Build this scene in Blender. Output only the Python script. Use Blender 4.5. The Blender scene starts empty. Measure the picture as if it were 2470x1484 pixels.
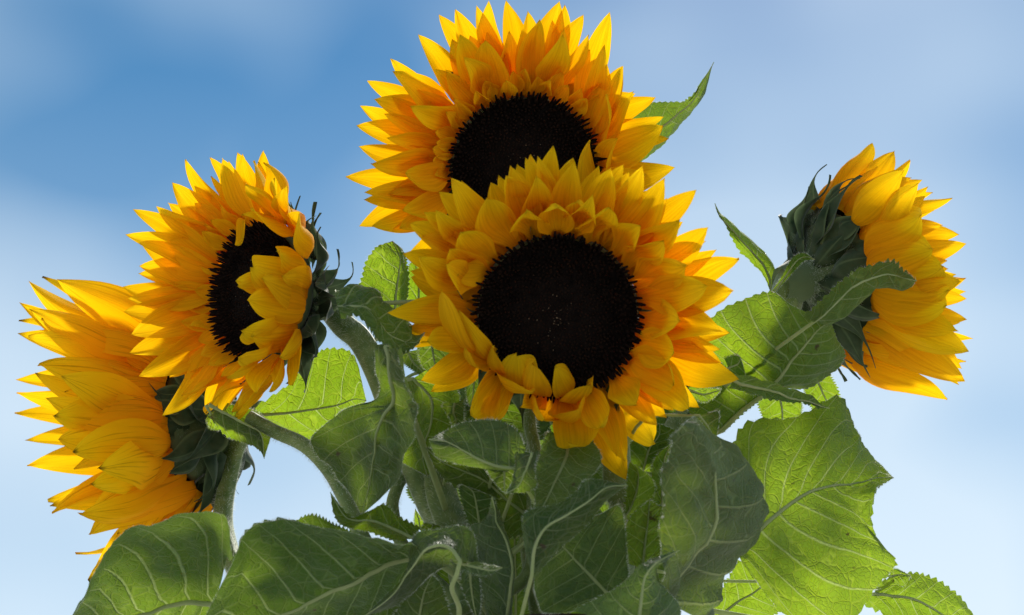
import bpy, math, random
from mathutils import Vector, Matrix, noise, Quaternion
random.seed(11)
R = math.radians
SC = bpy.context.scene
COL = SC.collection

# ------------------------------------------------------------------ camera
PITCH, HFOV, CAMZ = R(28), R(42), 0.15
CAM = Vector((0, 0, CAMZ))
RIGHT = Vector((1, 0, 0))
FWD = Vector((0, math.cos(PITCH), math.sin(PITCH)))
UP = Vector((0, -math.sin(PITCH), math.cos(PITCH)))
cd = bpy.data.cameras.new('camera')
cam = bpy.data.objects.new('camera', cd)
COL.objects.link(cam)
cam.location = CAM
cam.rotation_euler = (R(90) + PITCH, 0, 0)
cd.angle = HFOV
cd.clip_start, cd.clip_end = 0.01, 2000
cd.dof.use_dof = True
cd.dof.focus_distance = 0.93
cd.dof.aperture_fstop = 14
SC.camera = cam

# ------------------------------------------------------------------ sky, sun, exposure
SUN_EL, SUN_AZ = 48.0, 17.0            # degrees; azimuth to the right of the view
w = bpy.data.worlds.new('World')
SC.world = w
w.use_nodes = True
nt = w.node_tree
bg = nt.nodes['Background']
sky = nt.nodes.new('ShaderNodeTexSky')
sky.sky_type = 'NISHITA'
sky.sun_disc = False
sky.sun_elevation = R(SUN_EL)
sky.sun_rotation = R(SUN_AZ)
sky.altitude = 50
sky.air_density = 1.0
sky.dust_density = 0.2
sky.ozone_density = 2.0
# thin, broken veil of high cloud over the clear sky
wtc = nt.nodes.new('ShaderNodeTexCoord')
wmp = nt.nodes.new('ShaderNodeMapping')
wmp.inputs['Location'].default_value = (3.017, 4.25, 3.775)
wmp.inputs['Scale'].default_value = (1.0, 1.0, 1.35)
wns = nt.nodes.new('ShaderNodeTexNoise')
wns.inputs['Scale'].default_value = 2.6
wns.inputs['Detail'].default_value = 2.2
wns.inputs['Roughness'].default_value = 0.45
wrp = nt.nodes.new('ShaderNodeValToRGB')
wrp.color_ramp.elements[0].position = 0.42
wrp.color_ramp.elements[0].color = (0.02, 0.02, 0.02, 1)
wrp.color_ramp.elements[1].position = 0.66
wrp.color_ramp.elements[1].color = (0.46, 0.46, 0.46, 1)
wmx = nt.nodes.new('ShaderNodeMix')
wmx.data_type = 'RGBA'
wmx.inputs[7].default_value = (7.6, 9.0, 10.2, 1)
nt.links.new(wtc.outputs['Generated'], wmp.inputs[0])
nt.links.new(wmp.outputs[0], wns.inputs['Vector'])
nt.links.new(wns.outputs['Fac'], wrp.inputs[0])
wsp = nt.nodes.new('ShaderNodeSeparateXYZ')
nt.links.new(wtc.outputs['Generated'], wsp.inputs[0])
whz = nt.nodes.new('ShaderNodeMapRange')
whz.inputs['From Min'].default_value = 0.62
whz.inputs['From Max'].default_value = 0.10
whz.inputs['To Min'].default_value = 0.06
whz.inputs['To Max'].default_value = 0.72
nt.links.new(wsp.outputs[2], whz.inputs['Value'])
wad = nt.nodes.new('ShaderNodeMath')
wad.operation = 'ADD'
wad.use_clamp = True
nt.links.new(whz.outputs[0], wad.inputs[0])
nt.links.new(wrp.outputs[0], wad.inputs[1])
nt.links.new(wad.outputs[0], wmx.inputs[0])
whs = nt.nodes.new('ShaderNodeHueSaturation')
whs.inputs['Hue'].default_value = 0.487
whs.inputs['Saturation'].default_value = 1.55
whs.inputs['Value'].default_value = 0.97
nt.links.new(sky.outputs[0], whs.inputs['Color'])
nt.links.new(whs.outputs[0], wmx.inputs[6])
nt.links.new(wmx.outputs[2], bg.inputs[0])
bg.inputs[1].default_value = 0.056
sd = bpy.data.lights.new('sun', 'SUN')
sd.energy = 3.5
sd.angle = R(9)
sd.color = (1.0, 0.95, 0.87)
sun = bpy.data.objects.new('sun', sd)
COL.objects.link(sun)
sv = Vector((math.sin(R(SUN_AZ)) * math.cos(R(SUN_EL)), math.cos(R(SUN_AZ)) * math.cos(R(SUN_EL)), math.sin(R(SUN_EL))))
sun.rotation_euler = (-sv).to_track_quat('-Z', 'Y').to_euler()
sun.location = (0, 6, 6)
SC.view_settings.view_transform = 'Standard'
SC.view_settings.look = 'None'
SC.view_settings.exposure = 0.84
SC.view_settings.gamma = 1.0
SC.view_settings.use_curve_mapping = False
SC.cycles.transparent_max_bounces = 8
SC.cycles.max_bounces = 10
SC.cycles.diffuse_bounces = 6
SC.cycles.transmission_bounces = 8

KX = math.tan(HFOV / 2) / 1235.0


def P(x, y, d):
    """a point d metres along the view axis, seen at (x, y) of a 2470 x 1484 picture"""
    return CAM + FWD * d + RIGHT * ((x - 1235) * KX * d) + UP * ((742 - y) * KX * d)


def ray(x, y):
    return (FWD + RIGHT * ((x - 1235) * KX) + UP * ((742 - y) * KX)).normalized()


def V3(r, u, t):
    return (RIGHT * r + UP * u - FWD * t).normalized()


def sm(a, b, x):
    t = max(0.0, min(1.0, (x - a) / (b - a)))
    return t * t * (3 - 2 * t)


# ------------------------------------------------------------------ materials
def newmat(name):
    m = bpy.data.materials.new(name)
    m.use_nodes = True
    n = m.node_tree
    n.nodes.clear()
    out = n.nodes.new('ShaderNodeOutputMaterial')
    return m, n, out


def node(n, t, **kw):
    k = n.nodes.new(t)
    for a, b in kw.items():
        setattr(k, a, b)
    return k


def ramp(n, stops):
    r = n.nodes.new('ShaderNodeValToRGB')
    e = r.color_ramp.elements
    while len(e) < len(stops):
        e.new(0.5)
    for i, (p, c) in enumerate(stops):
        e[i].position = p
        e[i].color = (*c, 1) if len(c) == 3 else c
    return r


def math_n(n, op, a, b=None, clamp=False):
    k = n.nodes.new('ShaderNodeMath')
    k.operation = op
    k.use_clamp = clamp
    for i, v in enumerate((a, b)):
        if v is None:
            continue
        if isinstance(v, (int, float)):
            k.inputs[i].default_value = v
        else:
            n.links.new(v, k.inputs[i])
    return k.outputs[0]


def mix_c(n, f, a, b, mode='MIX'):
    k = n.nodes.new('ShaderNodeMix')
    k.data_type = 'RGBA'
    k.blend_type = mode
    for i, v in ((0, f), (6, a), (7, b)):
        if isinstance(v, (int, float)):
            k.inputs[i].default_value = v
        elif isinstance(v, tuple):
            k.inputs[i].default_value = (*v, 1)
        else:
            n.links.new(v, k.inputs[i])
    return k.outputs[2]


def thin_surface(n, out, col, tcol, trans, rough, bump=None, spec=0.25, sheen=0.0):
    p = node(n, 'ShaderNodeBsdfPrincipled')
    p.inputs['Roughness'].default_value = rough
    p.inputs['Specular IOR Level'].default_value = spec
    if sheen:
        p.inputs['Sheen Weight'].default_value = sheen
        p.inputs['Sheen Roughness'].default_value = 0.4
    n.links.new(col, p.inputs['Base Color'])
    t = node(n, 'ShaderNodeBsdfTranslucent')
    n.links.new(tcol, t.inputs['Color'])
    if bump is not None:
        n.links.new(bump, p.inputs['Normal'])
        n.links.new(bump, t.inputs['Normal'])
    x = node(n, 'ShaderNodeMixShader')
    if isinstance(trans, float):
        x.inputs[0].default_value = trans
    else:
        n.links.new(trans, x.inputs[0])
    n.links.new(p.outputs[0], x.inputs[1])
    n.links.new(t.outputs[0], x.inputs[2])
    n.links.new(x.outputs[0], out.inputs[0])


def petal_material(name, lo, tip):
    m, n, out = newmat(name)
    uv = node(n, 'ShaderNodeUVMap')
    sep = node(n, 'ShaderNodeSeparateXYZ')
    n.links.new(uv.outputs[0], sep.inputs[0])
    oi = node(n, 'ShaderNodeObjectInfo')
    mp = node(n, 'ShaderNodeMapping')
    mp.inputs['Scale'].default_value = (1.6, 17, 1)
    n.links.new(uv.outputs[0], mp.inputs[0])
    off = math_n(n, 'MULTIPLY', oi.outputs['Random'], 50.0)
    cx = node(n, 'ShaderNodeCombineXYZ')
    n.links.new(off, cx.inputs[0])
    n.links.new(cx.outputs[0], mp.inputs['Location'])
    st = node(n, 'ShaderNodeTexNoise')
    st.inputs['Scale'].default_value = 1.0
    st.inputs['Detail'].default_value = 3
    n.links.new(mp.outputs[0], st.inputs['Vector'])
    mp2 = node(n, 'ShaderNodeMapping')
    mp2.inputs['Scale'].default_value = (1.2, 44, 1)
    n.links.new(uv.outputs[0], mp2.inputs[0])
    n.links.new(cx.outputs[0], mp2.inputs['Location'])
    fg = node(n, 'ShaderNodeTexNoise')
    fg.inputs['Scale'].default_value = 1.0
    fg.inputs['Detail'].default_value = 2
    n.links.new(mp2.outputs[0], fg.inputs['Vector'])
    base = ramp(n, [(0.0, (0.84, 0.36, 0.004)), (0.30, (0.90, 0.48, 0.005)), (0.70, (0.93, 0.58, 0.007)), (1.0, (0.92, 0.62, 0.012))])
    n.links.new(sep.outputs[0], base.inputs[0])
    tr = ramp(n, [(0.0, (0.90, 0.28, 0.0)), (0.3, (0.94, 0.42, 0.0)), (0.70, (0.96, 0.55, 0.002)), (1.0, (0.96, 0.63, 0.006))])
    n.links.new(sep.outputs[0], tr.inputs[0])
    stf = ramp(n, [(0.34 if lo > 0.8 else 0.30, (lo, lo * 0.93, lo * 0.88)), (0.62 if lo > 0.8 else 0.46, (1, 1, 1))])
    n.links.new(st.outputs['Fac'], stf.inputs[0])
    hv = node(n, 'ShaderNodeHueSaturation')
    hv.inputs['Saturation'].default_value = 1.0
    hv.inputs['Value'].default_value = 1.0
    n.links.new(math_n(n, 'ADD', math_n(n, 'MULTIPLY', oi.outputs['Random'], 0.018), 0.491), hv.inputs['Hue'])
    n.links.new(mix_c(n, 1.0, base.outputs[0], stf.outputs[0], 'MULTIPLY'), hv.inputs['Color'])
    c2 = mix_c(n, 1.0, tr.outputs[0], stf.outputs[0], 'MULTIPLY')
    tf = ramp(n, [(0.955, (0, 0, 0)), (0.99, (tip, tip, tip))])
    n.links.new(sep.outputs[0], tf.inputs[0])
    tq = math_n(n, 'MULTIPLY', tf.outputs[0], math_n(n, 'POWER', oi.outputs['Random'], 1.5))
    c2 = mix_c(n, tq, c2, (0.10, 0.035, 0.005))
    hv2 = mix_c(n, tq, hv.outputs[0], (0.10, 0.04, 0.01))
    b = node(n, 'ShaderNodeBump')
    b.inputs['Strength'].default_value = 0.32
    b.inputs['Distance'].default_value = 0.0010
    n.links.new(math_n(n, 'ADD', st.outputs['Fac'], math_n(n, 'MULTIPLY', fg.outputs['Fac'], 0.8)), b.inputs['Height'])
    thin_surface(n, out, hv2, c2, 0.5, 0.75, b.outputs[0], 0.03)
    return m


def leaf_material(name, top, under, tran, vein, thru=0.5):
    m, n, out = newmat(name)
    tc = node(n, 'ShaderNodeTexCoord')
    geo = node(n, 'ShaderNodeNewGeometry')
    oi = node(n, 'ShaderNodeObjectInfo')
    ns = node(n, 'ShaderNodeTexNoise')
    ns.inputs['Scale'].default_value = 26
    ns.inputs['Detail'].default_value = 4
    n.links.new(tc.outputs['Object'], ns.inputs['Vector'])
    # warped cells: the fine net of veins
    wv = node(n, 'ShaderNodeVectorMath', operation='MULTIPLY_ADD')
    n2 = node(n, 'ShaderNodeTexNoise')
    n2.inputs['Scale'].default_value = 60
    n.links.new(tc.outputs['Object'], n2.inputs['Vector'])
    n.links.new(n2.outputs['Color'], wv.inputs[0])
    wv.inputs[1].default_value = (0.010, 0.010, 0.010)
    n.links.new(tc.outputs['Object'], wv.inputs[2])
    v1 = node(n, 'ShaderNodeTexVoronoi', feature='DISTANCE_TO_EDGE')
    v1.inputs['Scale'].default_value = 95
    n.links.new(wv.outputs[0], v1.inputs['Vector'])
    v2 = node(n, 'ShaderNodeTexVoronoi', feature='DISTANCE_TO_EDGE')
    v2.inputs['Scale'].default_value = 290
    n.links.new(wv.outputs[0], v2.inputs['Vector'])
    r1 = ramp(n, [(0.0, (1, 1, 1)), (0.07, (0, 0, 0))])
    n.links.new(v1.outputs['Distance'], r1.inputs[0])
    r2 = ramp(n, [(0.0, (0.45, 0.45, 0.45)), (0.12, (0, 0, 0))])
    n.links.new(v2.outputs['Distance'], r2.inputs[0])
    net = math_n(n, 'MAXIMUM', r1.outputs[0], r2.outputs[0])
    aq, aw = node(n, 'ShaderNodeAttribute', attribute_name='vein_phase'), node(n, 'ShaderNodeAttribute', attribute_name='vein_width')
    dv = math_n(n, 'ABSOLUTE', math_n(n, 'SUBTRACT', math_n(n, 'FRACT', math_n(n, 'ADD', aq.outputs['Fac'], math_n(n, 'MULTIPLY', math_n(n, 'SUBTRACT', n2.outputs['Fac'], 0.5), 0.10))), 0.5))
    rib = math_n(n, 'SMOOTH_MIN', math_n(n, 'SUBTRACT', 1.8, math_n(n, 'DIVIDE', dv, aw.outputs['Fac'])), 1.0)
    rib = math_n(n, 'MAXIMUM', rib, 0.0, True)
    blot = ramp(n, [(0.3, (0.74, 0.78, 0.72)), (0.6, (1.0, 1.0, 1.0)), (0.8, (1.2, 1.1, 0.9))])
    n.links.new(ns.outputs['Fac'], blot.inputs[0])
    c = mix_c(n, geo.outputs['Backfacing'], top, under)
    c = mix_c(n, 1.0, c, blot.outputs[0], 'MULTIPLY')
    c = mix_c(n, math_n(n, 'MULTIPLY', net, 0.45), c, vein)
    c = mix_c(n, math_n(n, 'MULTIPLY', rib, 0.85), c, (vein[0] * 1.25, vein[1] * 1.2, vein[2] * 1.2))
    n3 = node(n, 'ShaderNodeTexNoise')
    n3.inputs['Scale'].default_value = 70
    n3.inputs['Detail'].default_value = 3
    n.links.new(tc.outputs['Object'], n3.inputs['Vector'])
    uvl = node(n, 'ShaderNodeUVMap')
    sl = node(n, 'ShaderNodeSeparateXYZ')
    n.links.new(uvl.outputs[0], sl.inputs[0])
    sr = ramp(n, [(0.70, (0, 0, 0)), (0.74, (0.85, 0.85, 0.85))])
    n.links.new(n3.outputs['Fac'], sr.inputs[0])
    tr2 = ramp(n, [(0.975, (0, 0, 0)), (0.998, (0.8, 0.8, 0.8))])
    n.links.new(sl.outputs[0], tr2.inputs[0])
    dry = math_n(n, 'MAXIMUM', sr.outputs[0], tr2.outputs[0])
    c = mix_c(n, dry, c, (0.07, 0.045, 0.022))
    hv = node(n, 'ShaderNodeHueSaturation')
    n.links.new(math_n(n, 'ADD', math_n(n, 'MULTIPLY', oi.outputs['Random'], 0.03), 0.485), hv.inputs['Hue'])
    n.links.new(math_n(n, 'ADD', math_n(n, 'MULTIPLY', oi.outputs['Random'], 0.4), 0.8), hv.inputs['Value'])
    n.links.new(c, hv.inputs['Color'])
    t = mix_c(n, 1.0, tran, blot.outputs[0], 'MULTIPLY')
    t = mix_c(n, math_n(n, 'MULTIPLY', net, 0.35), t, (tran[0] * 1.9, tran[1] * 1.5, tran[2] * 3))
    t = mix_c(n, math_n(n, 'MULTIPLY', rib, 0.8), t, (0.50, 0.62, 0.16))
    t = mix_c(n, dry, t, (0.06, 0.03, 0.01))
    net = math_n(n, 'ADD', net, math_n(n, 'MULTIPLY', rib, 2.0))
    h = math_n(n, 'ADD', math_n(n, 'MULTIPLY', net, -0.7), math_n(n, 'MULTIPLY', ns.outputs['Fac'], 1.2))
    b = node(n, 'ShaderNodeBump')
    b.inputs['Strength'].default_value = 0.85
    b.inputs['Distance'].default_value = 0.0016
    n.links.new(h, b.inputs['Height'])
    thin_surface(n, out, hv.outputs[0], t, thru, 0.55, b.outputs[0], 0.25, 0.10)
    return m


def plain_material(name, c1, c2, scale=60, rough=0.6, bump=0.3, spec=0.3, sheen=0.0, trans=0.0, dist=0.001, edge=None):
    m, n, out = newmat(name)
    tc = node(n, 'ShaderNodeTexCoord')
    ns = node(n, 'ShaderNodeTexNoise')
    ns.inputs['Scale'].default_value = scale
    ns.inputs['Detail'].default_value = 5
    n.links.new(tc.outputs['Object'], ns.inputs['Vector'])
    r = ramp(n, [(0.3, c1), (0.7, c2)])
    n.links.new(ns.outputs['Fac'], r.inputs[0])
    b = node(n, 'ShaderNodeBump')
    b.inputs['Strength'].default_value = bump
    b.inputs['Distance'].default_value = dist
    n.links.new(ns.outputs['Fac'], b.inputs['Height'])
    col = r.outputs[0]
    if edge:
        uv = node(n, 'ShaderNodeUVMap')
        sp = node(n, 'ShaderNodeSeparateXYZ')
        n.links.new(uv.outputs[0], sp.inputs[0])
        ev = math_n(n, 'ABSOLUTE', math_n(n, 'SUBTRACT', sp.outputs[1], 0.5))
        er = ramp(n, [(0.0, (0.7, 0.7, 0.7)), (0.05, (0.0, 0.0, 0.0)), (0.40, (0, 0, 0)), (0.5, (1, 1, 1))])
        n.links.new(ev, er.inputs[0])
        col = mix_c(n, math_n(n, 'MULTIPLY', er.outputs[0], 0.7), col, edge)
    thin_surface(n, out, col, col, trans, rough, b.outputs[0], spec, sheen)
    return m


M_PETAL = petal_material('petal', 0.85, 0.3)
M_PETAL_OLD = petal_material('petal_streaked', 0.62, 0.9)
M_LEAF = leaf_material('leaf', (0.014, 0.038, 0.015), (0.033, 0.057, 0.034), (0.31, 0.48, 0.013), (0.145, 0.20, 0.10))
M_LEAF_SHADED = leaf_material('shaded_leaf', (0.018, 0.050, 0.016), (0.044, 0.078, 0.037), (0.26, 0.42, 0.015), (0.15, 0.21, 0.10), 0.33)  # leaf copy that passes less light: shade put into the material
M_VEIN = plain_material('vein', (0.38, 0.46, 0.20), (0.48, 0.54, 0.27), 80, 0.6, 0.2, 0.2, 0.2, 0.5)
M_STEM = plain_material('stem', (0.085, 0.14, 0.035), (0.20, 0.25, 0.085), 110, 0.6, 0.5, 0.2, 0.4)
M_HAIR = plain_material('plant_hair', (0.62, 0.66, 0.56), (0.72, 0.74, 0.66), 10, 0.6, 0.0, 0.2, 0.0, 0.5)
M_BRACT = plain_material('bract', (0.022, 0.045, 0.018), (0.075, 0.105, 0.052), 75, 0.65, 0.9, 0.15, 0.22, 0.25, edge=(0.16, 0.22, 0.10))
M_DISC = plain_material('disc', (0.004, 0.003, 0.0028), (0.009, 0.006, 0.005), 240, 0.9, 0.4, 0.05)
M_FLORET = plain_material('floret', (0.004, 0.003, 0.003), (0.019, 0.010, 0.007), 160, 0.9, 0.2, 0.04)
M_POLLEN = plain_material('pollen', (0.16, 0.11, 0.07), (0.24, 0.18, 0.12), 60, 0.8, 0.2, 0.2)
M_VASE = plain_material('glazed_stoneware', (0.02, 0.016, 0.012), (0.065, 0.05, 0.03), 14, 0.7, 0.25, 0.5)
M_GROUND = plain_material('pale_stone', (0.42, 0.405, 0.375), (0.54, 0.52, 0.49), 3, 0.9, 0.4, 0.2, dist=0.01)


# ------------------------------------------------------------------ mesh helpers
def build(name, verts, faces, mat, parent=None, uvs=None, smooth=True, origin=None):
    o0 = origin if origin is not None else (parent['_o'] if parent is not None else (0, 0, 0))
    o0 = Vector(o0)
    me = bpy.data.meshes.new(name)
    me.from_pydata([tuple(Vector(v) - o0) for v in verts], [], faces)
    if uvs is not None:
        ul = me.uv_layers.new(name='UVMap')
        for lp in me.loops:
            ul.data[lp.index].uv = uvs[lp.vertex_index]
    if smooth:
        me.polygons.foreach_set('use_smooth', [True] * len(me.polygons))
    me.materials.append(mat)
    ob = bpy.data.objects.new(name, me)
    COL.objects.link(ob)
    if parent is not None:
        ob.parent = parent
        ob['_o'] = tuple(o0)
    else:
        ob.location = o0
    return ob


def tag(o, label, cat, group=None, kind=None):
    if label:
        o['label'] = label
        o['category'] = cat
    if group:
        o['group'] = group
    if kind:
        o['kind'] = kind
    return o


def catmull(pts, n):
    """n + 1 points along a smooth curve through pts (any dimension vectors)"""
    k = len(pts) - 1
    res = []
    for i in range(n + 1):
        f = i / n * k
        j = min(int(f), k - 1)
        t = f - j
        p1, p2 = pts[j], pts[j + 1]
        p0 = pts[j - 1] if j > 0 else p1 * 2 - p2
        p3 = pts[j + 2] if j + 2 <= k else p2 * 2 - p1
        res.append(0.5 * ((2 * p1) + (p2 - p0) * t + (2 * p0 - 5 * p1 + 4 * p2 - p3) * t * t + (3 * p1 - p0 - 3 * p2 + p3) * t ** 3))
    return res


def tube_data(pts, radii, seg=10, V=None, F=None, ribs=0.0):
    V = [] if V is None else V
    F = [] if F is None else F
    b = len(V)
    n = len(pts)
    up = None
    for i, p in enumerate(pts):
        d = (pts[min(i + 1, n - 1)] - pts[max(i - 1, 0)]).normalized()
        if up is None:
            up = d.orthogonal().normalized()
        up = (up - d * up.dot(d)).normalized()
        s = d.cross(up)
        for k in range(seg):
            a = 2 * math.pi * k / seg
            r = radii[i] * (1 + ribs * math.cos(a * 5))
            V.append(p + (up * math.cos(a) + s * math.sin(a)) * r)
    for i in range(n - 1):
        for k in range(seg):
            a, c = b + i * seg + k, b + i * seg + (k + 1) % seg
            F.append((a, c, c + seg, a + seg))
    F.append(tuple(b + k for k in range(seg))[::-1])
    F.append(tuple(b + (n - 1) * seg + k for k in range(seg)))
    return V, F


def hair_data(pts, radii, count, ln, V, F, rnd, down=0.15):
    n = len(pts)
    for _ in range(count):
        f = rnd.random() * (n - 1.001)
        i = int(f)
        p = pts[i].lerp(pts[i + 1], f - i)
        r = radii[i] + (radii[i + 1] - radii[i]) * (f - i)
        d = (pts[i + 1] - pts[i]).normalized()
        o = d.orthogonal().normalized()
        a = rnd.random() * 6.2832
        e = o * math.cos(a) + d.cross(o) * math.sin(a)
        l = ln * rnd.uniform(0.5, 1.25)
        tip = p + e * (r + l) + d * l * rnd.uniform(-0.5, 0.5) + Vector((0, 0, -down * l))
        s = d.cross(e) * 0.00009
        b = len(V)
        V += [p + e * r * 0.97 - s, p + e * r * 0.97 + s, tip]
        F.append((b, b + 1, b + 2))


# ------------------------------------------------------------------ petals, bracts
def prof_petal(s):
    return (0.42 + 0.58 * sm(0.0, 0.45, s)) * max(0.0, 1 - max(0, (s - 0.38) / 0.62) ** 2.1) ** 0.9


def prof_round(s):
    return (0.32 + 0.68 * sm(0.0, 0.5, s)) * max(0.0, 1 - max(0, (s - 0.45) / 0.55) ** 2.4) ** 0.66


def prof_bract(s):
    return (0.55 + 0.45 * sm(0.0, 0.25, s)) * (1 - sm(0.26, 0.78, s) * 0.93) * (1 - s ** 5 * 0.9)


def blade(name, base, tip, W, nrm, bow, cup, prof, mat, parent, rnd, twist=0.0, scurve=0.0, side=0.0, ns=16, ntt=8, ridge=0.03, mid=None):
    ch = tip - base
    L = ch.length
    c = ch.normalized()
    nn = nrm - c * nrm.dot(c)
    nn = nn.normalized() if nn.length > 1e-5 else c.orthogonal().normalized()
    nn = Quaternion(c, twist) @ nn
    wd = c.cross(nn)
    sd_ = rnd.random() * 40
    V, F, U = [], [], []
    wob = rnd.uniform(0.5, 1.3)
    crease = rnd.uniform(0.0, 0.55)
    for i in range(ns + 1):
        s = i / ns
        if mid is not None:
            ctr = base * (1 - s) ** 2 + mid * 2 * s * (1 - s) + tip * s * s
        else:
            ctr = base + ch * s
        ctr = ctr + nn * (-bow * L * 4 * s * (1 - s)) + nn * (scurve * L * math.sin(2 * math.pi * s)) * 0.3 + wd * side * L * math.sin(math.pi * s)
        ww = W * 0.5 * prof(s)
        tw = 0.35 * (noise.noise(Vector((sd_, s * 1.3, 3)))) * s
        for j in range(ntt + 1):
            x = j / ntt * 2 - 1
            h = cup * ww * (x * x - 0.3) + ridge * ww * math.cos(x * 3 * math.pi) * (1 - 0.5 * s) + crease * ww * (abs(x) - 0.5) * (0.4 + 0.8 * s)
            h += 0.10 * W * wob * noise.noise(Vector((sd_, s * 3.0, x * 1.4))) * min(1, s * 2.5)
            h += tw * ww * x
            edge = 1 + 0.05 * noise.noise(Vector((sd_ + 9, s * 6, x * 2)))
            V.append(ctr + wd * (x * ww * edge) + nn * h)
            U.append((s, x * 0.5 + 0.5))
    for i in range(ns):
        for j in range(ntt):
            a = i * (ntt + 1) + j
            F.append((a, a + 1, a + ntt + 2, a + ntt + 1))
    return build(name, V, F, mat, parent, U)


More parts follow.
